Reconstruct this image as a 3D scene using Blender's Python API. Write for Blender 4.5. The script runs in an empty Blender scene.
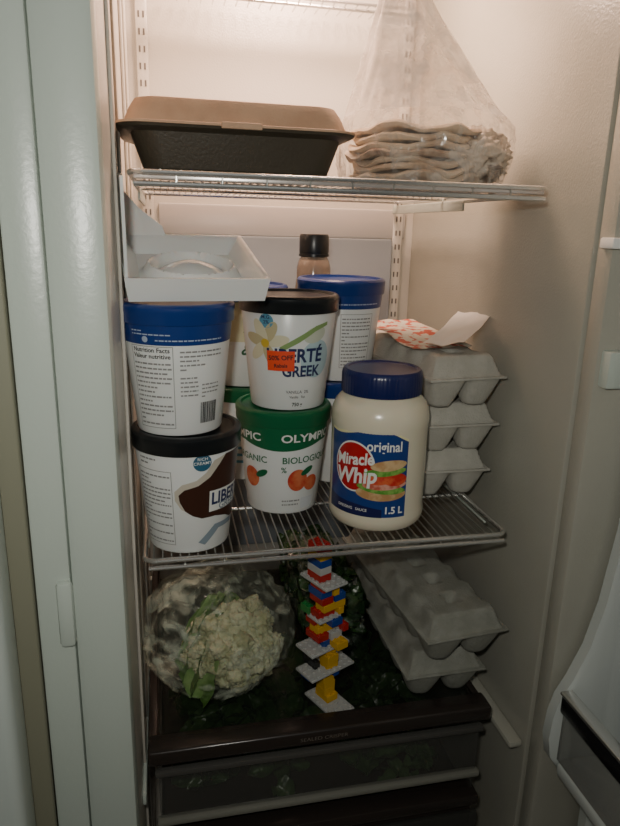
import bpy, bmesh, math, random
import numpy as np
from mathutils import Vector, Matrix, noise
random.seed(7)
C=bpy.context; D=bpy.data
# ---------------------------------------------------------------- materials
_m={}
def mat(name,col,rough=.5,metal=0,alpha=1,trans=0,bump=0,bscale=60,col2=None,nscale=8,spec=.5,sss=0,emit=0,coat=0,ramp=(.4,.6)):
    if name in _m: return _m[name]
    m=D.materials.new(name); m.use_nodes=True
    nt=m.node_tree; b=nt.nodes['Principled BSDF']
    b.inputs['Base Color'].default_value=(*col,1); b.inputs['Roughness'].default_value=rough
    b.inputs['Metallic'].default_value=metal; b.inputs['Alpha'].default_value=alpha
    b.inputs['Transmission Weight'].default_value=trans
    b.inputs['Specular IOR Level'].default_value=spec
    b.inputs['Coat Weight'].default_value=coat
    if sss:
        b.inputs['Subsurface Weight'].default_value=sss; b.inputs['Subsurface Scale'].default_value=.01
    tc=nt.nodes.new('ShaderNodeTexCoord')
    if col2:
        n=nt.nodes.new('ShaderNodeTexNoise'); n.inputs['Scale'].default_value=nscale; n.inputs['Detail'].default_value=5
        r=nt.nodes.new('ShaderNodeValToRGB'); r.color_ramp.elements[0].position=ramp[0]; r.color_ramp.elements[1].position=ramp[1]
        r.color_ramp.elements[0].color=(*col,1); r.color_ramp.elements[1].color=(*col2,1)
        nt.links.new(tc.outputs['Object'],n.inputs['Vector']); nt.links.new(n.outputs['Fac'],r.inputs['Fac'])
        nt.links.new(r.outputs['Color'],b.inputs['Base Color'])
    if bump:
        n=nt.nodes.new('ShaderNodeTexNoise'); n.inputs['Scale'].default_value=bscale; n.inputs['Detail'].default_value=4
        bp=nt.nodes.new('ShaderNodeBump'); bp.inputs['Strength'].default_value=bump; bp.inputs['Distance'].default_value=.002
        nt.links.new(tc.outputs['Object'],n.inputs['Vector']); nt.links.new(n.outputs['Fac'],bp.inputs['Height'])
        nt.links.new(bp.outputs['Normal'],b.inputs['Normal'])
    _m[name]=m; return m
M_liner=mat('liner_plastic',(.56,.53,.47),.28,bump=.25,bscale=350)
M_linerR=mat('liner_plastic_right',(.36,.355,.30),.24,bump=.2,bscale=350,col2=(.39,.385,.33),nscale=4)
M_frame=mat('frame_enamel',(.47,.53,.48),.3,bump=.1,bscale=200)
M_gasket=mat('gasket_rubber',(.21,.21,.15),.6)
M_panel=mat('back_panel',(.26,.29,.32),.35)
M_dark=mat('dark_slot',(.03,.03,.03),.7)
M_chrome=mat('chrome_wire',(.75,.75,.73),.25,metal=.9)
M_wire=mat('deck_wire',(.45,.45,.42),.3,metal=.9)
M_white=mat('tub_white',(.70,.72,.71),.3,sss=.05)
M_trim=mat('crisper_trim_brown',(.028,.022,.019),.22)
M_black=mat('lid_black',(.008,.010,.012),.3)
M_blue=mat('lid_blue',(.008,.035,.18),.3)
M_navy=mat('ink_navy',(.02,.03,.10),.4)
M_green=mat('lid_green',(.005,.12,.045),.35)
M_ink=mat('ink_grey',(.12,.12,.13),.5)
M_inkb=mat('ink_black',(.015,.015,.015),.5)
# ---------------------------------------------------------------- helpers
def empty(name,loc=(0,0,0),rz=0,rx=0,ry=0):
    o=D.objects.new(name,None); C.collection.objects.link(o); o.location=loc; o.rotation_euler=(rx,ry,rz); o.empty_display_size=.02; return o
def finish(bm,name,m,parent=None,smooth=True,ang=35,loc=(0,0,0),rot=(0,0,0)):
    me=D.meshes.new(name); bm.to_mesh(me); bm.free()
    if m: me.materials.append(m)
    if smooth:
        for p in me.polygons: p.use_smooth=True
        me.set_sharp_from_angle(angle=math.radians(ang))
    o=D.objects.new(name,me); C.collection.objects.link(o)
    o.location=loc; o.rotation_euler=rot
    if parent: o.parent=parent
    return o
def lathe(name,prof,m,parent=None,seg=72,loc=(0,0,0),ang=35):
    bm=bmesh.new(); rings=[]
    for r,z in prof:
        if r<1e-6: rings.append([bm.verts.new((0,0,z))])
        else: rings.append([bm.verts.new((r*math.cos(2*math.pi*i/seg),r*math.sin(2*math.pi*i/seg),z)) for i in range(seg)])
    for a,b in zip(rings,rings[1:]):
        for i in range(seg):
            j=(i+1)%seg
            if len(a)==1 and len(b)==1: continue
            if len(a)==1: bm.faces.new((a[0],b[i],b[j]))
            elif len(b)==1: bm.faces.new((a[i],a[j],b[0]))
            else: bm.faces.new((a[i],a[j],b[j],b[i]))
    bmesh.ops.recalc_face_normals(bm,faces=bm.faces)
    return finish(bm,name,m,parent,loc=loc,ang=ang)
def box(name,lo,hi,m,parent=None,bev=.002,rot=(0,0,0),loc=(0,0,0),seg=2):
    bm=bmesh.new(); bmesh.ops.create_cube(bm,size=1)
    for v in bm.verts:
        v.co=Vector([(lo[k]+hi[k])/2+v.co[k]*(hi[k]-lo[k]) for k in range(3)])
    if bev: bmesh.ops.bevel(bm,geom=bm.edges[:],offset=bev,segments=seg,affect='EDGES',profile=.5)
    return finish(bm,name,m,parent,loc=loc,rot=rot)
def add_tube(bm,pts,r,n=8,closed=False):
    pts=[Vector(p) for p in pts]; rings=[]; N=len(pts)
    for i,p in enumerate(pts):
        if closed: t=(pts[(i+1)%N]-pts[i-1]).normalized()
        else: t=(pts[min(i+1,N-1)]-pts[max(i-1,0)]).normalized()
        up=Vector((0,0,1)) if abs(t.z)<.9 else Vector((0,1,0))
        a=t.cross(up).normalized(); b=a.cross(t)
        rings.append([bm.verts.new(p+(a*math.cos(2*math.pi*k/n)+b*math.sin(2*math.pi*k/n))*r) for k in range(n)])
    for i in range(N if closed else N-1):
        A=rings[i];B=rings[(i+1)%N]
        for k in range(n): bm.faces.new((A[k],A[(k+1)%n],B[(k+1)%n],B[k]))
    if not closed:
        bm.faces.new(rings[0][::-1]); bm.faces.new(rings[-1])
def rrect(w,d,r,n=6):
    out=[]
    for cx,cy,a0 in ((w/2-r,d/2-r,0),(-w/2+r,d/2-r,90),(-w/2+r,-d/2+r,180),(w/2-r,-d/2+r,270)):
        for i in range(n+1):
            a=math.radians(a0+90*i/n); out.append((cx+r*math.cos(a),cy+r*math.sin(a)))
    return out
def loft(name,secs,m,parent=None,cap0=True,cap1=True,**k):
    bm=bmesh.new(); R=[]
    for s in secs: R.append([bm.verts.new(p) for p in s])
    n=len(R[0])
    for a,b in zip(R,R[1:]):
        for i in range(n): bm.faces.new((a[i],a[(i+1)%n],b[(i+1)%n],b[i]))
    if cap0: bm.faces.new(R[0][::-1])
    if cap1: bm.faces.new(R[-1])
    return finish(bm,name,m,parent,**k)
def f_rect(u0,v0,u1,v1):
    bm=bmesh.new(); vs=[bm.verts.new((a,b,0)) for a,b in ((u0,v0),(u1,v0),(u1,v1),(u0,v1))]; bm.faces.new(vs); return bm
def f_poly(pts):
    bm=bmesh.new(); vs=[bm.verts.new((a,b,0)) for a,b in pts]
    es=[bm.edges.new((vs[i],vs[(i+1)%len(vs)])) for i in range(len(vs))]
    bmesh.ops.triangle_fill(bm,edges=es,use_beauty=True); return bm
def f_ell(cu,cv,a,b,n=40,rot=0):
    c,s=math.cos(rot),math.sin(rot)
    return f_poly([(cu+a*math.cos(t)*c-b*math.sin(t)*s,cv+a*math.cos(t)*s+b*math.sin(t)*c) for t in [2*math.pi*i/n for i in range(n)]])
def f_text(t,size,cu,cv,bold=0,rot=0,shear=0,align='CENTER',sx=1):
    cu_=D.curves.new('t','FONT'); cu_.body=t; cu_.size=size; cu_.offset=bold*size; cu_.shear=shear
    cu_.align_x=align; cu_.align_y='CENTER'; cu_.resolution_u=3
    o=D.objects.new('t',cu_); C.collection.objects.link(o)
    C.view_layer.update()
    me=D.meshes.new_from_object(o.evaluated_get(C.evaluated_depsgraph_get()))
    bm=bmesh.new(); bm.from_mesh(me)
    D.objects.remove(o); D.curves.remove(cu_); D.meshes.remove(me)
    c,s=math.cos(rot),math.sin(rot)
    for v in bm.verts:
        x,y=v.co.x*sx,v.co.y; v.co=(cu+x*c-y*s,cv+x*s+y*c,0)
    return bm
def wrap(bm,name,m,parent,rb,rt,H,th0=0,off=.0005):
    us=[v.co.x for v in bm.verts]; step=.004
    if not us: bm.free(); return
    k=math.floor(min(us)/step)+1
    while k*step<max(us):
        bmesh.ops.bisect_plane(bm,geom=bm.verts[:]+bm.edges[:]+bm.faces[:],plane_co=(k*step,0,0),plane_no=(1,0,0)); k+=1
    rr=(rb+rt)/2
    for v in bm.verts:
        u,z=v.co.x,v.co.y; r=rb+(rt-rb)*z/H+off; th=th0+u/rr
        v.co=(r*math.sin(th),-r*math.cos(th),z)
    for f in bm.faces:
        f.normal_update()
        c=f.calc_center_median()
        if f.normal.dot(Vector((c.x,c.y,0)))<0: f.normal_flip()
    return finish(bm,name,m,parent,ang=60)
def flat(bm,name,m,parent,mw,off=0):
    for v in bm.verts: v.co=mw@Vector((v.co.x,v.co.y,off))
    return finish(bm,name,m,parent,smooth=False)

# ---------------------------------------------------------------- refrigerator shell
XL,XR,YB,YF=-.02,.465,.50,-.10
ZB,ZT=-.62,.86
fr=empty('refrigerator')
def quadslab(name,lo,hi,m,b=.003): return box(name,lo,hi,m,fr,bev=b)
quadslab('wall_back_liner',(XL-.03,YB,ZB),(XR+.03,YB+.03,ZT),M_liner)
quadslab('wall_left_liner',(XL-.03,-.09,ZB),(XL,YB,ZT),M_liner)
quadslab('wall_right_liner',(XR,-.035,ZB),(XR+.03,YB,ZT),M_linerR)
quadslab('ceiling_liner',(XL-.03,-.06,ZT),(XR+.03,YB+.03,ZT+.03),M_liner)
quadslab('floor_liner',(XL-.03,-.06,ZB-.03),(XR+.03,YB+.03,ZB),M_liner)
quadslab('jamb_right',(XR+.002,-.064,ZB-.1),(XR+.12,-.037,ZT+.1),M_linerR,.006)
quadslab('mullion',(-.066,-.115,ZB-.1),(XL+.001,-.085,ZT+.1),M_frame,.007)
quadslab('mullion_side_strip',(-.096,-.113,ZB-.1),(-.0655,-.08,ZT+.1),M_frame,.003)
quadslab('hinge_cap',(-.078,-.120,-.02),(-.064,-.11,.045),M_frame,.004)
quadslab('outer_cabinet_top',(-.5,-.08,ZT+.03),(XR+.12,YB+.03,ZT+.12),M_frame)
quadslab('outer_cabinet_side',(XR+.09,-.036,ZB-.1),(XR+.12,YB+.03,ZT+.05),M_frame)
quadslab('duct_panel',(.04,YB-.016,-.24),(.425,YB,.335),M_panel,.004)
quadslab('duct_step',(.02,YB-.006,.335),(.45,YB,.385),mat('duct_step_mat',(.42,.40,.38),.35),.003)
for nm,x in (('standard_left',.004),('standard_right',.436)):
    quadslab(nm,(x-.009,YB-.008,-.25),(x+.009,YB,ZT-.02),M_liner,.002)
    bm=bmesh.new()
    z=-.23
    while z<ZT-.06:
        for dx in (-.0035,.0035):
            r=bmesh.ops.create_cube(bm,size=1)['verts']
            for v in r: v.co=Vector((x+dx+v.co.x*.0026,YB-.0082+v.co.y*.001,z+v.co.z*.009))
        z+=.024
    finish(bm,nm+'_slots',mat('slot_grey',(.12,.11,.10),.7),fr,smooth=False)
for y in (.02,.10,.28,.40):
    quadslab('wall_left_rib',(XL,y,ZB+.1),(XL+.004,y+.02,ZT-.02),M_liner,.002)
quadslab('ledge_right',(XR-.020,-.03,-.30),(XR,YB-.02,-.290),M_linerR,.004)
quadslab('ledge_left',(XL,-.03,-.30),(XL+.005,YB-.02,-.286),M_frame,.002)
quadslab('jamb_clip',(XR-.004,-.072,.338),(XR+.03,-.05,.349),mat('clip_white',(.75,.75,.72),.3),.002)
quadslab('jamb_catch',(XR+.008,-.078,.195),(XR+.03,-.05,.235),M_frame,.003)
bm=bmesh.new()
for z,y in ((.676,.44),(.685,.44)): add_tube(bm,[(.03,y,z),(.42,y,z)],.0025)
for i in range(22): add_tube(bm,[(.04+i*.018,.43,.680),(.04+i*.018,.49,.680)],.0012,6)
finish(bm,'upper_rack_wire',M_chrome,fr)

# ---------------------------------------------------------------- freezer door (left)
fd=empty('freezer_door')
box('door_panel',(-.52,-.165,ZB-.1),(-.112,-.1185,ZT+.1),mat('door_enamel',(.50,.56,.53),.3),fd,bev=.010,seg=4)
box('door_gasket',(-.50,-.118,ZB-.08),(-.0965,-.100,ZT+.08),M_gasket,fd,bev=.002,seg=3)

# ---------------------------------------------------------------- open fridge door (right)
rd=empty('refrigerator_door')
M_doorl=mat('door_liner_white',(.52,.56,.54),.25,bump=.1,bscale=200)
box('door_slab',(.575,-.75,ZB-.1),(.635,-.068,ZT+.1),M_doorl,rd,bev=.008,seg=3)
prof=[(.575,.8),(.535,.8),(.529,.3),(.518,.03),(.508,-.06),(.496,-.115),(.480,-.155),(.467,-.18),(.461,-.205),(.459,-.235),(.464,-.262),(.476,-.28),(.50,-.288),(.52,-.30),(.53,-.34),(.535,-.6),(.575,-.6)]
secs=[]
for y,sh in ((-.070,.006),(-.074,.0),(-.088,.0),(-.092,.006)):
    secs.append([(x+(sh if x<.57 else 0),y,z) for x,z in prof])
loft('liner_dyke',secs,M_doorl,rd,ang=50)
box('bin_floor',(.470,-.60,-.285),(.575,-.09,-.262),M_doorl,rd,bev=.008,seg=3)
box('bin_front_clear',(.470,-.60,-.262),(.475,-.092,-.192),mat('bin_clear',(.25,.25,.23),.12,alpha=.45),rd,bev=.001)
box('bin_trim',(.464,-.60,-.193),(.476,-.092,-.166),mat('bin_trim_dark',(.012,.012,.014),.25),rd,bev=.003)
box('bin_trim_line',(.462,-.60,-.168),(.478,-.092,-.164),M_chrome,rd,bev=.001)
box('bin_back_panel',(.560,-.60,-.26),(.575,-.09,.05),mat('bin_inner',(.14,.15,.14),.5),rd,bev=.003)

# ---------------------------------------------------------------- wire shelves
def rr3(x0,x1,y0,y1,z,r,n=5):
    return [(px+(x0+x1)/2,py+(y0+y1)/2,z) for px,py in rrect(x1-x0,y1-y0,r,n)]
def shelf(z,w0,w1,d,gap,band=False):
    e=empty('refrigerator_shelf')
    bm=bmesh.new()
    zc=z-.0024
    add_tube(bm,rr3(w0,w1,0,d,zc-.0010,.012),.0028,10,True)
    add_tube(bm,[(w0+.004,-.002,zc-gap),(w1-.004,-.002,zc-gap)],.0026,10)
    for y in (.13,.27): add_tube(bm,[(w0,y,zc-.003),(w1,y,zc-.003)],.0022,8)
    finish(bm,'frame_wires',M_chrome,e)
    if band: box('front_band',(w0+.004,-.0005,zc-gap*.62),(w1-.004,.0015,zc-.002),mat('band_trim',(.50,.46,.43),.25,metal=.5),e,bev=.0005)
    bm=bmesh.new()
    n=int((w1-w0)/.0095)
    for i in range(1,n):
        x=w0+(w1-w0)*i/n
        add_tube(bm,[(x,.003,zc+.0012),(x,d-.005,zc+.0012)],.0010,6)
    for i in range(1,10):
        x=w0+(w1-w0)*i/10
        add_tube(bm,[(x,0,zc-gap),(x,.0,zc)],.0012,6)
    finish(bm,'deck_wires',M_wire,e)
    for nm,xx in (('bracket_left',w0+.001),('bracket_right',w1-.004)):
        box(nm,(xx,.20,zc-.020),(xx+.003,YB-.012,zc-.006),M_frame,e,bev=.001)
        box(nm+'_arm',(xx,.05,zc-.010),(xx+.003,.20,zc-.006),M_frame,e,bev=.001)
    return e
H1=.4005
shelf(H1,-.004,.426,.46,.0115,True)
shelf(.0,-.006,.424,.46,.0085)
# ---------------------------------------------------------------- crisper
cr=empty('crisper_drawer')
x0,x1=-.013,.436
ZG=-.2535
box('cover_trim_front',(x0,-.012,-.266),(x1-.01,.020,-.2455),M_trim,cr,bev=.004,seg=3)
box('cover_trim_left',(x0,.02,-.262),(x0+.014,.46,ZG),M_trim,cr,bev=.002)
box('cover_trim_right',(x1-.024,.02,-.262),(x1-.01,.46,ZG),M_trim,cr,bev=.002)
box('cover_glass',(x0+.01,.018,-.2575),(x1-.02,.46,ZG),mat('cover_glass_mat',(.02,.025,.02),.06,alpha=.34),cr,bev=0)
M_draw=mat('drawer_clear',(.11,.11,.10),.08,alpha=.26)
box('drawer_front',(x0+.012,-.010,-.345),(x1-.024,-.005,-.272),M_draw,cr,bev=.001)
box('drawer_bottom',(x0+.012,-.005,-.40),(x1-.024,.44,-.396),M_trim,cr,bev=0)
box('drawer_left',(x0+.012,-.005,-.396),(x0+.016,.44,-.272),M_draw,cr,bev=0)
box('drawer_right',(x1-.028,-.005,-.396),(x1-.024,.44,-.272),M_draw,cr,bev=0)
box('drawer_back',(x0+.012,.436,-.396),(x1-.024,.44,-.272),M_trim,cr,bev=0)
box('drawer_rail_top',(x0+.008,-.014,-.281),(x1-.02,-.004,-.273),mat('rail_grey',(.07,.068,.062),.3),cr,bev=.002)
box('drawer_rail_bottom',(x0+.008,-.016,-.352),(x1-.02,-.004,-.343),mat('rail_light',(.20,.20,.17),.3),cr,bev=.003)
flat(f_text('SEALED CRISPER',.007,.2,0,sx=1.2),'cover_text',mat('ink_tan',(.14,.12,.10),.4),cr,Matrix.Translation((0,-.0124,-.256))@Matrix.Rotation(math.radians(90),4,'X'))
cr2=empty('meat_drawer')
box('drawer_cover_trim',(x0+.01,-.02,-.395),(x1-.02,.01,-.378),M_trim,cr2,bev=.003)
box('drawer_front',(x0+.01,-.02,-.50),(x1-.02,-.014,-.405),mat('meat_clear',(.05,.05,.045),.15,alpha=.7),cr2,bev=.001)
box('drawer_body',(x0+.015,-.012,-.50),(x1-.025,.44,-.405),M_trim,cr2,bev=.003)

# ---------------------------------------------------------------- yogurt tubs
TR,BR,TH=.0565,.0445,.117
KZ=1.054
def tub(loc,rz,lidmat,name='yogurt_tub',bodymat=None,kz=KZ,kx=1.03):
    e=empty(name,loc,rz); e.scale=(kx,kx,kz); H=.13; bh=TH
    lathe('body',[(0,.003),(BR-.006,.003),(BR-.004,0),(BR-.001,.0),(BR,.002),(TR,bh),(TR-.001,bh+.002),(0,bh+.002)],bodymat or M_white,e)
    lr=.0587
    lathe('lid',[(TR+.0002,bh-.006),(lr-.0006,bh-.006),(lr,bh-.005),(lr,bh+.004),(lr+.0006,bh+.005),(lr+.0006,H-.003),(lr-.001,H-.001),(lr-.003,H),(lr-.006,H),(lr-.0075,H-.003),(0,H-.003)],lidmat,e,seg=90)
    return e
def W(bm,name,m,e,off=.0004,th0=0): return wrap(bm,name,m,e,BR,TR,TH,th0,off)
def textblock(e,u0,v0,u1,v1,rows,m=M_ink,th0=0,name='fine_print',off=.0008,seed=0):
    rnd=random.Random(seed); bm=bmesh.new()
    dv=(v1-v0)/rows
    for i in range(rows):
        v=v1-dv*(i+.5); u=u0
        while u<u1-.001:
            w=min(rnd.uniform(.0015,.006),u1-u)
            vs=[bm.verts.new(p) for p in ((u,v-dv*.18,0),(u+w,v-dv*.18,0),(u+w,v+dv*.18,0),(u,v+dv*.18,0))]; bm.faces.new(vs)
            u+=w+.0009
            if rnd.random()<.07: break
    W(bm,name,m,e,off,th0)
M_fine=mat('ink_fine',(.24,.24,.24),.5)
def frame_lines(e,u0,v0,u1,v1,t,m,th0,off=.0009):
    for a in ((u0,v0,u1,v0+t),(u0,v1-t,u1,v1),(u0,v0,u0+t,v1),(u1-t,v0,u1,v1)): W(f_rect(*a),'table_rule',m,e,off,th0)
M_txtw=mat('ink_white',(.76,.77,.74),.4)
M_bandtx=mat('ink_bandtext',(.35,.42,.55),.4)
M_brown=mat('ink_choc',(.045,.017,.010),.35)
M_lblue=mat('ink_lightblue',(.10,.30,.42),.4)
M_grey=mat('ink_slate',(.22,.28,.33),.4)
HT=.13*KZ+.0002

# tub A: chocolate yogurt
t=tub((.044,.052,0),-.03,M_black)
textblock(t,-.052,.098,-.010,.108,2,M_fine,seed=1)
textblock(t,-.056,.012,-.018,.090,17,M_fine,seed=2)
frame_lines(t,-.058,.010,-.016,.094,.0006,M_fine,0)
W(f_poly([(-.004,.050),(-.009,.060),(-.010,.068),(-.004,.074),(.010,.078),(.022,.086),(.032,.098),(.040,.108),(.078,.108),(.078,.030),(.058,.030),(.046,.036),(.030,.040),(.014,.040),(.004,.044)]),'choc_swirl',M_brown,t,.0004)
W(f_poly([(-.008,.052),(-.014,.062),(-.014,.072),(-.006,.080),(.008,.084),(.018,.092),(.026,.104),(.040,.108),(.032,.098),(.022,.086),(.010,.078),(-.004,.074),(-.010,.068),(-.009,.060),(-.004,.050)]),'cream_edge',mat('ink_cream',(.52,.48,.4),.4),t,.0005)
W(f_ell(.014,.103,.009,.009),'badge',mat('ink_badge',(.03,.12,.2),.4),t,.0007)
W(f_text('RICH\nCREAMY',.0045,.014,.105,.01),'badge_text',M_txtw,t,.001)
W(f_rect(.022,.046,.075,.070),'name_panel',M_txtw,t,.0007)
W(f_text('LIBERTÉ',.019,.024,.060,.03,align='LEFT',sx=.85),'brand_text',M_navy,t,.001)
W(f_text('GREEK',.011,.034,.050,.02,align='LEFT'),'sub_text',M_grey,t,.001)
W(f_poly([(.010,.012),(.030,.030),(.060,.030),(.060,.024),(.036,.024),(.018,.008)]),'splash',M_grey,t,.0007)

# tub B: blue lid, on A
t=tub((.037,.050,HT),-.03,M_blue)
W(f_rect(-.150,.092,.150,.112),'blue_band',M_blue,t,.0004)
textblock(t,-.045,.1005,.045,.107,2,M_bandtx,seed=3)
textblock(t,-.020,.095,.045,.0985,1,M_bandtx,seed=13)
W(f_ell(-.030,.0975,.003,.003),'recycle_ring',M_bandtx,t,.001)
W(f_text('Nutrition Facts',.0062,-.026,.087,.015),'nf_title',M_inkb,t,.001)
W(f_text('Valeur nutritive',.0062,-.026,.081,.015),'nf_title2',M_inkb,t,.001)
textblock(t,-.046,.010,-.006,.076,14,M_fine,seed=4)
frame_lines(t,-.048,.008,-.004,.091,.0006,M_fine,0)
textblock(t,.002,.066,.046,.088,5,M_fine,seed=5)
textblock(t,.002,.040,.020,.062,5,M_fine,seed=6)
bm=bmesh.new(); u=.023; rnd=random.Random(3)
while u<.043:
    w=rnd.choice((.0005,.0008,.0013)); vs=[bm.verts.new(p) for p in ((u,.012,0),(u+w,.012,0),(u+w,.034,0),(u,.034,0))]; bm.faces.new(vs); u+=w+rnd.choice((.0005,.0008))
W(bm,'barcode',M_inkb,t,.001)
textblock(t,.024,.038,.046,.054,4,M_fine,seed=7)

# tub C: organic peach, green lid
t=tub((.169,.138,0),-.18,M_green)
W(f_poly([(-.16,.090)]+[(x,.092-.010*math.cos(x/.045*1.2)) for x in [-.05+.005*i for i in range(21)]]+[(.16,.090),(.16,.112),(-.16,.112)]),'green_band',M_green,t,.0004)
W(f_text('OLYMPIC',.0135,.032,.0975,.02,sx=1.2),'brand_text',M_txtw,t,.001)
W(f_text('OLYMPIC',.0135,-.058,.0975,.02,sx=1.2),'brand_text',M_txtw,t,.001)
W(f_text('BIOLOGIQUE',.0115,.034,.070,.012),'organic_text',M_green,t,.001)
W(f_text('ORGANIC',.0115,-.044,.070,.012),'organic_text',M_green,t,.001)
M_peach=mat('ink_peach',(.62,.17,.07),.4,col2=(.50,.04,.02),nscale=60)
W(f_ell(.020,.044,.013,.014),'peach',M_peach,t,.0007)
W(f_ell(.040,.038,.011,.010),'peach',M_peach,t,.0009)
W(f_ell(-.042,.045,.012,.013),'peach',M_peach,t,.0007)
W(f_ell(-.026,.052,.009,.004,rot=.5),'leaf',M_green,t,.001)
W(f_ell(.032,.055,.009,.004,rot=.5),'leaf',M_green,t,.001)
W(f_rect(.026,.006,.046,.020),'price_label',mat('ink_price',(.60,.63,.66),.4),t,.0006)
textblock(t,.000,.010,.024,.020,2,M_fine,seed=8)
W(f_text('%',.010,.002,.058,.01),'pct',M_green,t,.001)

# tub D: vanilla greek on C
t=tub((.174,.136,HT),-.18,M_black,kx=1.045)
W(f_ell(-.024,.103,.0080,.0080),'badge',M_lblue,t,.0006)
W(f_text('M.G.\n2%',.0055,-.024,.1045,.02),'badge_text',M_navy,t,.001)
M_pet=mat('ink_petal',(.50,.44,.26),.4); M_pet2=mat('ink_petal_light',(.66,.62,.44),.4)
for i,(a,l) in enumerate(((.2,.024),(1.1,.022),(2.0,.025),(2.9,.024),(3.9,.023),(5.1,.022))):
    W(f_ell(-.026+math.cos(a)*.013,.078+math.sin(a)*.014,l*.6,.0065,rot=a),'petal',M_pet if i%2 else M_pet2,t,.0005+.0001*i)
W(f_ell(-.026,.078,.005,.005),'flower_core',mat('ink_yellow',(.62,.42,.04),.4),t,.0013)
W(f_poly([(-.010,.074),(.010,.086),(.030,.098),(.046,.102),(.046,.098),(.030,.092),(.012,.080),(-.006,.070)]),'vanilla_pod',mat('ink_podgreen',(.22,.34,.12),.4),t,.0006)
W(f_ell(.030,.088,.014,.009,rot=.3),'swirl',mat('ink_swirl',(.52,.56,.46),.4),t,.0005)
W(f_ell(.034,.060,.020,.022),'blue_glow',mat('ink_paleblue',(.42,.56,.60),.4),t,.00045)
W(f_text('LIBERTÉ',.0215,.008,.064,.03,sx=.88),'brand_text',M_navy,t,.001)
W(f_text('GREEK',.0175,.016,.046,.03,sx=.88),'sub_text',M_navy,t,.001)
W(f_rect(-.024,.047,.007,.070),'sale_sticker',mat('sticker_orange',(.78,.07,.02),.5),t,.0014)
W(f_text('50% OFF',.0075,-.0085,.062,.02,rot=.05),'sale_text',M_inkb,t,.0018)
W(f_text('Rabais',.006,-.0085,.053,.02,rot=.05),'sale_text2',M_inkb,t,.0018)
W(f_text('VANILLA  2%',.005,.012,.022,.01),'flavour',M_ink,t,.001)
W(f_text('Vanille   Fat',.0042,.012,.016,.01),'flavour2',M_ink,t,.001)
W(f_text('750 g',.006,.012,.007,.02),'weight',M_inkb,t,.001)

# tub E on F
t=tub((.265,.232,.1492),-.20,M_blue)
W(f_rect(-.150,.094,.150,.112),'blue_band',M_blue,t,.0004)
textblock(t,-.05,.098,.05,.106,2,M_bandtx,seed=23)
W(f_text('M.G.',.012,-.036,.082,.02),'mg',M_navy,t,.001)
textblock(t,.000,.020,.040,.084,14,M_fine,seed=24); frame_lines(t,-.002,.018,.042,.088,.0006,M_fine,0)
tub((.265,.232,0),0,M_blue,kz=.149/.13)
# tubs G/H
t=tub((.134,.264,HT),-.1,M_blue)
W(f_rect(-.15,.06,.15,.112),'cream_band',mat('ink_cream2',(.60,.57,.38),.4),t,.0004)
W(f_text('Life',.030,.018,.082,.02,shear=.3),'script',mat('ink_dkgreen',(.02,.10,.04),.4),t,.001)
W(f_text('& Eat',.022,.018,.050,.02,shear=.3),'script2',mat('ink_dkgreen',(.02,.10,.04),.4),t,.001)
t=tub((.134,.264,0),-.1,M_green)
for v in (.025,.035,.045,.085): W(f_rect(-.15,v,.15,v+.004),'stripe',M_lblue,t,.0005)
textblock(t,-.03,.055,.05,.080,4,M_navy,seed=33)

# ---------------------------------------------------------------- mayonnaise jar
j=empty('mayonnaise_jar',(.2795,.077,0),-.33); j.scale=(.98,.98,1.015)
M_mayo=mat('mayo_plastic',(.70,.65,.51),.22,sss=.15,coat=.3)
lathe('jar_body',[(0,.004),(.048,.004),(.052,0),(.056,.001),(.0600,.006),(.0615,.014),(.0605,.020),(.0602,.024),(.0602,.118),(.0608,.124),(.0612,.130),(.0600,.140),(.0565,.149),(.051,.155),(.0475,.158),(.0475,.162),(0,.162)],M_mayo,j,seg=96)
bm=bmesh.new(); n=180
prof2=[(.0475,.1595,0),(.0493,.1600,0),(.0495,.162,1),(.0495,.182,1),(.0485,.1865,0),(.0465,.1885,0),(.0430,.1885,0),(.0415,.1870,0),(0,.1870,0)]
rings=[]
for r,z,k in prof2:
    if r==0: rings.append([bm.verts.new((0,0,z))]); continue
    rings.append([bm.verts.new(((r+(.0006*(i%3==0))*k)*math.cos(2*math.pi*i/n),(r+(.0006*(i%3==0))*k)*math.sin(2*math.pi*i/n),z)) for i in range(n)])
for a,b in zip(rings,rings[1:]):
    for i in range(n):
        if len(b)==1: bm.faces.new((a[i],a[(i+1)%n],b[0]))
        else: bm.faces.new((a[i],a[(i+1)%n],b[(i+1)%n],b[i]))
finish(bm,'jar_cap',mat('cap_blue',(.008,.014,.085),.28),j)
def J(bm,name,m,off=.0004): return wrap(bm,name,m,j,.0602,.0602,.1,0,off)
M_lab=mat('label_blue',(.014,.045,.20),.3)
top=[(x,.121+.004*math.sin((x+.03)*60)-.30*max(0,x-.02)) for x in [.038-.004*i for i in range(28)]]
J(f_poly([(-.070,.020),(.038,.020)]+top),'label_base',M_lab)
J(f_poly([(-.070,.112),(-.070,.120)]+[(x,z+.003) for x,z in top[::-1]]+[(.038,.112),(.038,.1085)]),'label_edge',mat('label_yel',(.75,.70,.40),.4),.0003)
J(f_text('original',.0170,.008,.107,.02,sx=.85),'label_original',M_txtw,.0012)
J(f_ell(-.030,.080,.028,.031),'label_ring',M_txtw,.0007)
J(f_ell(-.030,.080,.026,.029),'label_disc',mat('label_red',(.44,.010,.014),.3),.0010)
J(f_text('Miracle',.0195,-.029,.089,.03,shear=.2,rot=.12,sx=.85),'label_text1',M_txtw,.0024)
J(f_text('Whip',.026,-.027,.069,.03,shear=.2,rot=.12,sx=.9),'label_text2',M_txtw,.0024)
J(f_ell(.006,.050,.031,.009),'sandwich_bread',mat('p_bread',(.46,.25,.10),.5,col2=(.60,.42,.22),nscale=90),.0011)
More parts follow.
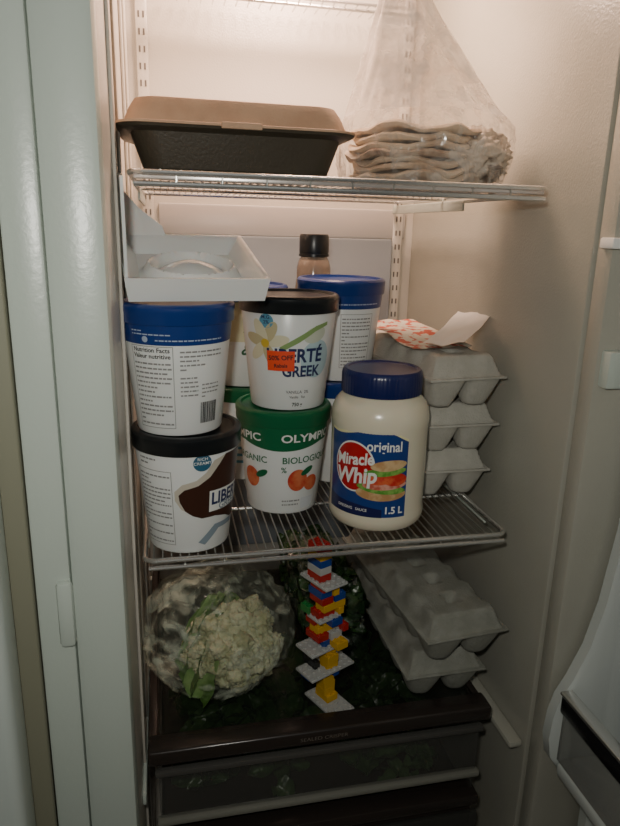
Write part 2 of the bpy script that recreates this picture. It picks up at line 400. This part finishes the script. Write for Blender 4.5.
J(f_ell(.006,.056,.030,.006,rot=-.08),'sandwich_lettuce',mat('p_lettuce',(.08,.28,.03),.5,col2=(.22,.42,.08),nscale=150),.0013)
J(f_ell(.010,.061,.027,.006,rot=.05),'sandwich_meat',mat('p_meat',(.50,.09,.05),.5,col2=(.65,.32,.24),nscale=120),.0015)
J(f_ell(.000,.069,.018,.008),'sandwich_tomato',mat('p_tomato',(.52,.02,.015),.5,col2=(.65,.12,.04),nscale=100),.0016)
J(f_ell(.022,.068,.015,.008),'sandwich_tomato',mat('p_tomato',(.8,.03,.02),.5),.0017)
J(f_ell(.010,.077,.026,.005,rot=.1),'sandwich_lettuce',mat('p_lettuce',(.12,.4,.05),.5),.0018)
J(f_ell(.014,.085,.022,.0065,rot=.1),'sandwich_bread',mat('p_bread',(.7,.45,.2),.5),.0019)
J(f_text('1.5 L',.012,.022,.029,.03),'label_volume',M_txtw,.0012)
J(f_poly([(-.07,.020),(-.07,.040),(-.05,.036),(-.02,.034),(.008,.030),(.008,.0198)]),'label_base_band',mat('label_navy',(.012,.015,.08),.3),.0007)
J(f_text('DRESSING   SAUCE',.0048,-.030,.028,.01),'label_small',M_txtw,.0012)

# ---------------------------------------------------------------- syrup bottle at the back
b=empty('syrup_bottle',(.254,.36,0))
lathe('bottle_body',[(0,0),(.032,0),(.034,.003),(.034,.20),(.033,.225),(.030,.25),(.027,.275),(.0265,.292),(.024,.302),(.020,.309),(.020,.318),(0,.318)],mat('bottle_brown',(.22,.17,.13),.12,coat=.6),b,seg=48)
lathe('bottle_cap',[(.020,.313),(.0225,.313),(.023,.316),(.023,.338),(.0215,.342),(0,.342)],M_black,b,seg=48)
lathe('neck_ring',[(.021,.308),(.0235,.309),(.0235,.3125),(.021,.313)],M_black,b,seg=48)

# ---------------------------------------------------------------- egg tray
et=empty('egg_tray',(.052,.088,.2955),rz=.08,rx=math.radians(14))
M_tray=mat('tray_plastic',(.74,.76,.75),.22,coat=.3,sss=.1)
bm=bmesh.new()
nx,ny=64,64; wx,wy=.144,.165
rim=.025
def trayz(u,v):
    x=(u-.5)*wx; y=(v-.5)*wy
    e=min(min(u,1-u)*wx,min(v,1-v)*wy)
    z=rim if e<.004 else (rim-(rim-.006)*min(1,(e-.004)/.014))
    q=math.hypot((x-.002)/.046,(y+.005)/.042)
    if e>.012: z+= .012*math.exp(-((q-1.0)/.10)**2)
    if q<.8: z+=.013*(1-(q/.8)**2)
    return z
g=[[bm.verts.new(((i/nx-.5)*wx,(k/ny-.5)*wy,trayz(i/nx,k/ny))) for k in range(ny+1)] for i in range(nx+1)]
for i in range(nx):
    for k in range(ny): bm.faces.new((g[i][k],g[i+1][k],g[i+1][k+1],g[i][k+1]))
edge=[g[i][0] for i in range(nx+1)]+[g[nx][k] for k in range(1,ny+1)]+[g[i][ny] for i in range(nx-1,-1,-1)]+[g[0][k] for k in range(ny-1,0,-1)]
low=[bm.verts.new((v.co.x*.95,v.co.y*.95,.0)) for v in edge]
for i in range(len(edge)):
    k=(i+1)%len(edge); bm.faces.new((edge[i],low[i],low[k],edge[k]))
bm.faces.new(low)
finish(bm,'tray_shell',M_tray,et,ang=50)
loft('side_flange',[[( -.0710,-.080,.015),(-.0710,.080,.015),(-.0710,.080,.080),(-.0720,.0,.108),(-.0720,-.076,.118)],
                     [( -.0680,-.080,.015),(-.0680,.080,.015),(-.0680,.080,.080),(-.0690,.0,.108),(-.0690,-.076,.118)]],M_tray,et)
loft('back_gusset',[[(-.070,.078,.015),(-.015,.078,.015),(-.022,.079,.035),(-.048,.080,.055),(-.070,.080,.080)],[(-.070,.081,.015),(-.015,.081,.015),(-.022,.082,.035),(-.048,.083,.055),(-.070,.083,.080)]],M_tray,et)

# ---------------------------------------------------------------- egg cartons
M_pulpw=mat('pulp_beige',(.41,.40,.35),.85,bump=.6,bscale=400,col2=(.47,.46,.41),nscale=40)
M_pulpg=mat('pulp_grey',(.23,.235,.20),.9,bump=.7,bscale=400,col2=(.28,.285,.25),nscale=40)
def carton(loc,rz,m,rx=0,L=.295,Wd=.108,hb=.038,hl=.027):
    e=empty('egg_carton',loc,rz,rx); nx,ny=48,126
    def prof(kind):
        bm=bmesh.new(); G=[]
        for i in range(nx+1):
            row=[]
            for k in range(ny+1):
                u=i/nx;v=k/ny; x=(u-.5)*Wd;y=v*L
                ex=min(u,1-u)*Wd; ey=min(v,1-v)*L; ed=min(ex,ey)
                if kind=='base':
                    U=(u*Wd-.004)/(Wd-.008); V=(v*L-.004)/(L-.008)
                    if U<=0 or U>=1 or V<=0 or V>=1: z=0
                    else:
                        c=abs(math.sin(math.pi*2*U))*abs(math.sin(math.pi*6*V))
                        z=-hb*min(1,(c**.6)*1.3)
                        if .46<U<.54: z=max(z,-hb*.35)
                    z+=hb
                else:
                    t=max(0,min(1,(ed-.003)/.013)); t=t*t*(3-2*t)
                    sc=.5+.5*math.cos(2*math.pi*6*v)
                    h=hl*t
                    s=max(0,1-abs(ex-.012)/.012)
                    h-=.009*s*sc*t
                    if .08<v<.92:
                        d=max(0,1-abs(u-.5)*Wd/.012)*max(0,sc*2-1)
                        h-=.022*min(1,d*1.8)
                    z=hb+.0015+h
                row.append(bm.verts.new((x,y,z)))
            G.append(row)
        for i in range(nx):
            for k in range(ny): bm.faces.new((G[i][k],G[i+1][k],G[i+1][k+1],G[i][k+1]))
        return bm
    finish(prof('base'),'cup_base',m,e,ang=60); finish(prof('lid'),'lid',m,e,ang=60)
    box('flange',(-Wd/2-.001,-.001,hb-.0015),(Wd/2+.001,L+.001,hb+.002),m,e,bev=.001)
    return e
ch=.0668
carton((.398,.108,0),.0,M_pulpw); carton((.401,.100,ch),.03,M_pulpw); carton((.397,.082,2*ch),.12,M_pulpw,Wd=.110)
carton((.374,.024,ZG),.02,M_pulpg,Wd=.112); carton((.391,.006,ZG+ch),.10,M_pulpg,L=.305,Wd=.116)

def sheet(name,w,l,loc,rz,rx,m,amp=.004,seed=0,curl=.0):
    bm=bmesh.new(); n=16; G=[[bm.verts.new(((i/n-.5)*w,(k/n-.5)*l,amp*noise.noise(Vector((i/n*3+seed,k/n*3,seed)))+curl*((k/n)**2)+curl*.6*(i/n)**3)) for k in range(n+1)] for i in range(n+1)]
    for i in range(n):
        for k in range(n): bm.faces.new((G[i][k],G[i+1][k],G[i+1][k+1],G[i][k+1]))
    return finish(bm,name,m,None,ang=60,loc=loc,rot=(rx,0,rz))
M_paper=mat('paper_white',(.68,.67,.64),.6)
M_pred=mat('paper_print',(.60,.57,.48),.6,col2=(.50,.09,.05),nscale=70,ramp=(.50,.56))
sheet('grocery_flyer',.090,.16,(.368,.21,2*ch+.0780),.15,math.radians(5),M_pred,.006,1)
sheet('paper_receipt',.055,.140,(.418,.165,2*ch+.0850),-.75,math.radians(7),M_paper,.004,3,.012)

# ---------------------------------------------------------------- takeout clamshell
tc=empty('takeout_container',(.104,.115,H1+.0004))
M_base=mat('pulp_olive',(.050,.042,.030),.4,bump=.2,bscale=300,spec=.3)
M_lidb=mat('pulp_tan',(.45,.29,.19),.75,bump=.25,bscale=350,col2=(.49,.33,.22),nscale=30)
def S(w,d,z,r,dx=0,dy=0): return [(x+dx,y+dy,z) for x,y in rrect(w,d,r,6)]
loft('base',[S(.180,.128,0,.02),S(.192,.138,.004,.022),S(.215,.156,.037,.026),S(.226,.164,.039,.028),S(.238,.174,.0405,.03),S(.244,.176,.043,.03)],M_base,tc)
loft('lid',[S(.244,.176,.0433,.03),S(.244,.176,.0455,.03),S(.228,.162,.0470,.028),S(.216,.150,.061,.026),S(.206,.138,.069,.024),S(.194,.126,.0705,.02)],M_lidb,tc)
box('lid_latch',(-.020,-.0905,.041),(.020,-.086,.047),M_lidb,tc,bev=.001)

# ---------------------------------------------------------------- bagged flatbreads
fb=empty('bag_of_flatbread',(.342,.155,H1+.0004))
M_bread=mat('flatbread',(.46,.34,.23),.8,col2=(.64,.54,.41),nscale=22,bump=.4,bscale=120)
M_bread2=mat('flatbread_dark',(.20,.12,.075),.8,col2=(.56,.47,.36),nscale=30,bump=.4,bscale=120)
z=.003
for i in range(7):
    R=.083-.003*(i%3); bm=bmesh.new(); seg=80; rings=[]
    dx=random.uniform(-.005,.005)-.008;dy=random.uniform(-.004,.004)
    for (f,h) in ((0,.0),(.3,0),(.6,0),(.82,0),(.96,0),(1,.0035),(.97,.0065),(.82,.007),(.6,.007),(.3,.007),(0,.007)):
        ring=[]
        for s in range(1 if f==0 else seg):
            a=2*math.pi*s/seg; r=R*f*(1+.035*noise.noise(Vector((math.cos(a)*2,math.sin(a)*2,i*3.1))))
            xx=r*math.cos(a);yy=r*math.sin(a)
            zz=h+(.009*noise.noise(Vector((math.cos(a)*f*2,math.sin(a)*f*2,i*.35)))+.002*noise.noise(Vector((math.cos(a)*f*6,math.sin(a)*f*6,i*1.6))))*f
            ring.append(bm.verts.new((dx+xx,dy+yy,max(.002,z+zz+.002))))
        rings.append(ring)
    for a,b2 in zip(rings,rings[1:]):
        for s in range(seg):
            k=(s+1)%seg
            if len(a)==1: bm.faces.new((a[0],b2[s],b2[k]))
            elif len(b2)==1: bm.faces.new((a[s],a[k],b2[0]))
            else: bm.faces.new((a[s],a[k],b2[k],b2[s]))
    bmesh.ops.recalc_face_normals(bm,faces=bm.faces)
    finish(bm,'flatbread_%d'%i,M_bread2 if i in (3,) else M_bread,fb,ang=60)
    z+=.0088
def bagmat(name,col,a0,a1,scale,rough=.18,bs=.6,lo=.42,hi=.68):
    m=D.materials.new(name); m.use_nodes=True; nt=m.node_tree; b=nt.nodes['Principled BSDF']
    b.inputs['Base Color'].default_value=(*col,1); b.inputs['Roughness'].default_value=rough
    tcn=nt.nodes.new('ShaderNodeTexCoord'); n=nt.nodes.new('ShaderNodeTexNoise'); n.inputs['Scale'].default_value=scale; n.inputs['Detail'].default_value=6; n.inputs['Distortion'].default_value=1.2
    mr=nt.nodes.new('ShaderNodeMapRange'); mr.inputs['From Min'].default_value=lo; mr.inputs['From Max'].default_value=hi; mr.inputs['To Min'].default_value=a0; mr.inputs['To Max'].default_value=a1
    nt.links.new(tcn.outputs['Object'],n.inputs['Vector']); nt.links.new(n.outputs['Fac'],mr.inputs['Value']); nt.links.new(mr.outputs['Result'],b.inputs['Alpha'])
    bp=nt.nodes.new('ShaderNodeBump'); bp.inputs['Strength'].default_value=bs; bp.inputs['Distance'].default_value=.003
    n2=nt.nodes.new('ShaderNodeTexNoise'); n2.inputs['Scale'].default_value=scale*1.6
    nt.links.new(tcn.outputs['Object'],n2.inputs['Vector']); nt.links.new(n2.outputs['Fac'],bp.inputs['Height']); nt.links.new(bp.outputs['Normal'],b.inputs['Normal'])
    return m
bm=bmesh.new()
vs=bmesh.ops.create_icosphere(bm,subdivisions=5,radius=1)['verts']
for v in vs:
    d=v.co.normalized(); k=1+.34*noise.ridged_multi_fractal(d*2.6,.9,2,5,1,2)*.5-.2+.14*noise.noise(d*7)
    p=Vector((d.x*.046,d.y*.058,d.z*.034))*k+Vector((.052,-.018,.036)); p.z=max(.004,p.z); v.co=p
finish(bm,'crumpled_wrapper',mat('wrapper_mottled',(.52,.45,.36),.3,col2=(.09,.05,.03),nscale=38,ramp=(.50,.60),coat=.5),fb,ang=180)
M_bag=bagmat('bag_film',(.84,.78,.72),.26,.70,22,.22,1.0)
M_bagb=bagmat('bag_film_lower',(.75,.70,.63),.08,.50,34,.12,1.0)
bm=bmesh.new(); seg=160; G=[]
hs=[0,.008,.016,.026,.036,.046,.056,.068,.078,.086,.098,.11,.12,.13,.14,.15,.16,.17,.18,.19,.20,.21,.22,.235]
ax,ay=-.044,-.015
for q,h in enumerate(hs):
    if h<=.068: r=.094+.010*math.sin(min(1,h/.05)*math.pi/2)
    else: r=.104+(.014-.104)*((h-.068)/(.235-.068))**.88
    t=max(0,(h-.068)/.167); row=[]
    for s in range(seg):
        a=2*math.pi*s/seg
        ca,sa=math.cos(a),math.sin(a)
        cr_=.03*noise.noise(Vector((ca*3,sa*3,h*25)))+.10*t*math.sin(7*a+h*6)+.09*(noise.ridged_multi_fractal(Vector((ca*2.4,sa*2.4,h*14)),.9,2,4,1,2)*.5-.45)+.02*noise.noise(Vector((ca*14,sa*14,h*60)))
        if h<=.068: cr_+=.04*noise.noise(Vector((ca*10,sa*10,h*110)))
        row.append(bm.verts.new((ax*t+r*(1+cr_)*ca,ay*t+r*(1-.3*t)*(1+cr_)*sa,.001+h)))
    G.append(row)
for q,(a,b2) in enumerate(zip(G,G[1:])):
    for s in range(seg):
        f_=bm.faces.new((a[s],a[(s+1)%seg],b2[(s+1)%seg],b2[s])); f_.material_index=0 if q>=8 else 1
f_=bm.faces.new(G[0][::-1]); f_.material_index=1
f_=bm.faces.new(G[-1])
o=finish(bm,'bag_film_shell',M_bag,fb,ang=80); o.data.materials.append(M_bagb)

# ---------------------------------------------------------------- cauliflower
cf=empty('cauliflower',(.081,.120,ZG))
M_cur=mat('curd_cream',(.34,.35,.19),.7,col2=(.52,.52,.34),nscale=45,bump=1.0,bscale=420,sss=.1)
M_leaf=mat('leaf_green',(.09,.20,.04),.5,col2=(.24,.37,.12),nscale=25)
cc=Vector((.018,-.014,.066))
bm=bmesh.new()
N=105; ga=math.pi*(3-math.sqrt(5))
for i in range(N):
    zz=1-2*(i+.5)/N
    rr_=math.sqrt(1-zz*zz); d=Vector((math.cos(ga*i)*rr_,math.sin(ga*i)*rr_,zz))
    if d.y>.5: continue
    big=noise.noise(d*2.3+Vector((3,1,2)))
    R=.046+.014*big
    p=cc+Vector((d.x*1.12,d.y*.98,d.z*.94))*R+Vector([random.uniform(-.003,.003) for _ in range(3)])
    r0=random.uniform(.009,.0155)
    vs=bmesh.ops.create_icosphere(bm,subdivisions=4,radius=r0,matrix=Matrix.Translation(p))['verts']
    for v in vs:
        q=(v.co-p).normalized()
        v.co+=q*(.0055*noise.noise(v.co*150)+.0028*noise.noise(v.co*420)+.0014*noise.noise(v.co*1100))
        v.co.z=max(v.co.z,.002)
bmesh.ops.create_icosphere(bm,subdivisions=3,radius=.048,matrix=Matrix.Translation(cc))
finish(bm,'curd_head',M_cur,cf,ang=180)
def leaf(bm,base,dirv,upv,L,Wd,curl,seed):
    dirv=Vector(dirv).normalized(); upv=Vector(upv).normalized(); side=dirv.cross(upv).normalized(); n=10;m_=6;G=[]
    for i in range(n+1):
        t=i/n; c=Vector(base)+dirv*L*t+upv*(curl*t*t)
        w=Wd*math.sin(math.pi*min(1,(.08+.92*t)))**.6*(1-.25*t) if t<1 else Wd*.06
        row=[]
        for k in range(m_+1):
            s=k/m_*2-1
            row.append(bm.verts.new(c+side*(w*s)+upv*(.010*abs(s)**1.5+.010*noise.noise(Vector((t*5,s*3,seed)))-.003*(abs(s)<.1))))
        G.append(row)
    for i in range(n):
        for k in range(m_): bm.faces.new((G[i][k],G[i][k+1],G[i+1][k+1],G[i+1][k]))
bm=bmesh.new()
for a,Lf in ((2.4,.12),(2.8,.125),(3.15,.12),(3.5,.105),(3.85,.085),(2.0,.12),(1.6,.12),(1.2,.11)):
    o=Vector((math.cos(a),math.sin(a),0))
    leaf(bm,cc+o*.056+Vector((-.002,0,-.056)),o*.10+Vector((0,0,1)),o,Lf,.032,-.050,a)
finish(bm,'outer_leaves',M_leaf,cf,ang=180)
bm=bmesh.new()
vs=bmesh.ops.create_icosphere(bm,subdivisions=6,radius=1,matrix=Matrix.Identity(4))['verts']
for v in vs:
    d=v.co.normalized(); k=.98+.06*noise.noise(d*2.2)+.13*(noise.ridged_multi_fractal(d*2.2,.9,2,5,1,2)*.5-.35)+.04*noise.noise(d*8)
    p=Vector((d.x*.100,d.y*.090,d.z*.086))*k+Vector((.000,0,.082))
    p.z=max(p.z,.0008); v.co=p
finish(bm,'plastic_wrap',bagmat('wrap_film',(.66,.72,.58),.05,.52,26,.05,1.0,.48,.66),cf,ang=180)

# ---------------------------------------------------------------- leafy greens
M_g1=mat('greens_dark',(.010,.030,.010),.3,col2=(.03,.075,.018),nscale=30)
M_g2=mat('greens_mid',(.03,.085,.018),.3,col2=(.065,.14,.04),nscale=30)
def greens(name,loc,sx,sy,sz,n,m,seed):
    rnd=random.Random(seed); bm=bmesh.new()
    for i in range(n):
        b0=Vector((rnd.uniform(-sx,sx)*.8,rnd.uniform(-sy,sy)*.8,rnd.uniform(.1,.9)*sz))
        d=Vector((rnd.uniform(-1,1),rnd.uniform(-1,1),rnd.uniform(-.15,.3)))
        leaf(bm,b0,d,Vector((rnd.uniform(-.5,.5),rnd.uniform(-.9,.1),1)),rnd.uniform(.03,.055),rnd.uniform(.010,.02),rnd.uniform(-.01,.01),i*1.7)
    for v in bm.verts:
        v.co.x=max(-sx,min(sx,v.co.x)); v.co.y=max(-sy,min(sy,v.co.y)); v.co.z=max(.001,min(sz,v.co.z))
    return finish(bm,name,m,None,ang=180,loc=loc)
g0=empty('bag_of_greens',(.256,.270,ZG))
o=greens('leaves',(0,0,0),.047,.140,.088,160,M_g1,1); o.parent=g0
bm=bmesh.new()
vs=bmesh.ops.create_icosphere(bm,subdivisions=5,radius=1)['verts']
for v in vs:
    d=v.co.normalized(); k=1+.10*noise.noise(d*3)+.12*(noise.ridged_multi_fractal(d*2.5,.9,2,4,1,2)*.5-.4)
    q=Vector((math.copysign(abs(d.x)**.6,d.x)*.048,math.copysign(abs(d.y)**.6,d.y)*.142,math.copysign(abs(d.z)**.6,d.z)*.048))*k+Vector((0,0,.048))
    q.z=max(.0005,q.z); v.co=q
o=finish(bm,'bag_film',bagmat('greens_film',(.35,.42,.34),.02,.30,30,.06,1.0,.48,.66),g0,ang=180)
greens('leafy_greens',(.115,.152,-.3955),.105,.14,.130,230,M_g2,2)
greens('leafy_greens',(.310,.152,-.3955),.07,.14,.085,110,M_g2,3)

# ---------------------------------------------------------------- toy brick tower
tw=empty('toy_brick_tower',(.214,.050,ZG))
P=.0088
cols={'r':(.36,.012,.01),'y':(.58,.33,.006),'b':(.008,.045,.24),'g':(.015,.18,.04),'w':(.40,.41,.40),'k':(.02,.02,.02)}
for k,c in cols.items(): mat('brick_'+k,c,.25)
def brick(nx,ny,h,c,x,y,z,rz=0,name='brick'):
    bm=bmesh.new(); g=.0001
    v=bmesh.ops.create_cube(bm,size=1)['verts']
    for q in v: q.co=Vector((q.co.x*(nx*P-2*g),q.co.y*(ny*P-2*g),(q.co.z+.5)*(h-.0002)))
    bmesh.ops.bevel(bm,geom=bm.edges[:],offset=.0003,segments=1,affect='EDGES')
    for i in range(nx):
        for k in range(ny):
            bmesh.ops.create_cone(bm,cap_ends=True,segments=16,radius1=.0026,radius2=.0026,depth=.0018,matrix=Matrix.Translation(((i-(nx-1)/2)*P,(k-(ny-1)/2)*P,h+.0009-.0002)))
    return finish(bm,name,_m['brick_'+c],tw,ang=40,loc=(x,y,z),rot=(0,0,rz))
hb,hp=.0098,.0034
z=0; rz=.45
brick(4,7,hp,'w',.006,-.004,z,rz,'baseplate'); z+=hp
brick(2,3,hb,'y',.004,.004,z,rz); z+=hb
for q in range(2): brick(2,2,hb,'y',.002,.002,z,rz); z+=hb
brick(2,3,hb,'y',-.002,.004,z,rz); brick(2,2,hb,'b',-.018,.010,z,rz); z+=hb
brick(2,3,hb,'r',-.012,.006,z,rz+1.57); brick(1,2,hb,'b',.010,.0,z,rz); z+=hb
brick(8,4,hp,'w',.000,.0,z,rz,'plate'); z+=hp
brick(2,2,hb,'y',.004,-.002,z,rz); brick(1,3,hb,'k',-.018,.004,z,rz); z+=hb
brick(2,3,hb,'y',.002,.0,z,rz); z+=hb
brick(2,2,hb,'y',.002,.002,z,rz); z+=hb
brick(7,4,hp,'w',-.004,.002,z,rz,'plate'); z+=hp
brick(2,3,hb,'b',.002,.002,z,rz+1.57); brick(2,2,hb,'y',.014,-.010,z,rz); z+=hb
brick(2,3,hb,'r',-.012,.0,z,rz); brick(2,2,hb,'w',.008,.0,z,rz); z+=hb
brick(2,4,hb,'y',-.002,.004,z,rz+1.57); brick(1,2,hb,'r',.020,.0,z,rz);z+=hb
brick(2,3,hb,'b',.006,.002,z,rz); brick(2,2,hb,'r',-.014,.006,z,rz); z+=hb
brick(4,3,hp,'w',-.004,.0,z,rz,'plate'); z+=hp
brick(3,2,hb,'r',-.006,.0,z,rz); brick(1,2,hb,'g',-.024,.010,z,rz); brick(1,2,hb,'y',.014,.004,z,rz); z+=hb
brick(2,4,hb,'y',.004,.0,z,rz+1.57); z+=hb
brick(2,3,hb,'r',-.008,.0,z,rz); brick(2,2,hb,'b',.012,.004,z,rz); z+=hb
brick(2,3,hb,'b',-.010,.0,z,rz); brick(1,2,hb,'y',.006,.0,z,rz); z+=hb
brick(3,3,hb,'r',-.004,.0,z,rz); z+=hb
brick(4,6,hp,'w',-.006,.0,z,rz,'plate'); z+=hp
k=0
while z<-ZG-.010-.006-hb:
    brick(2,3,hb,'rwbyrb'[k%6],-.012,.0,z,rz); z+=hb; k+=1

# ---------------------------------------------------------------- room
floor=box('floor',(-3,-3.5,ZB-.32),(3,1,ZB-.30),mat('floor_vinyl',(.25,.22,.18),.5,col2=(.3,.27,.22),nscale=5),None,bev=0)
box('wall_back',(-3,.62,ZB-.30),(3,.66,2.2),mat('room_wall',(.45,.44,.40),.8),None,bev=0)

# ---------------------------------------------------------------- lights
def area(name,loc,size,power,col,target,sy=None):
    l=D.lights.new(name,'AREA'); l.energy=power; l.color=col; l.size=size
    if sy: l.shape='RECTANGLE'; l.size_y=sy
    o=D.objects.new(name,l); C.collection.objects.link(o); o.location=loc
    o.rotation_euler=(Vector(target)-Vector(loc)).to_track_quat('-Z','Y').to_euler(); return o
area('fridge_lamp',(.22,.30,.845),.20,8.5,(1,.66,.49),(.24,.38,0),.10)
area('phone_flash',(-.01,-.66,.41),.03,2.45,(1,.97,.88),(.20,.1,.12))
area('room_light',(.1,-1.8,1.3),1.2,1.5,(.95,1,.98),(.2,0,0))
w=D.worlds.new('w'); C.scene.world=w; w.use_nodes=True
w.node_tree.nodes['Background'].inputs[0].default_value=(.75,.8,.75,1); w.node_tree.nodes['Background'].inputs[1].default_value=.03

# ---------------------------------------------------------------- camera
cam=D.cameras.new('cam'); co=D.objects.new('camera',cam); C.collection.objects.link(co)
yaw,pit,rol,f=.2207,.2724,.0261,660.6
fw=Vector((math.sin(yaw)*math.cos(pit),math.cos(yaw)*math.cos(pit),-math.sin(pit)))
r=Vector((math.cos(yaw),-math.sin(yaw),0)); u=r.cross(fw)
r2=r*math.cos(rol)+u*math.sin(rol); u2=-r*math.sin(rol)+u*math.cos(rol)
R=Matrix((r2,u2,-fw)).transposed().to_4x4()
co.matrix_world=Matrix.Translation((.0234,-.6693,.3503))@R
cam.sensor_fit='VERTICAL'; cam.sensor_height=24; cam.lens=24*f/826; cam.clip_start=.01
C.scene.camera=co
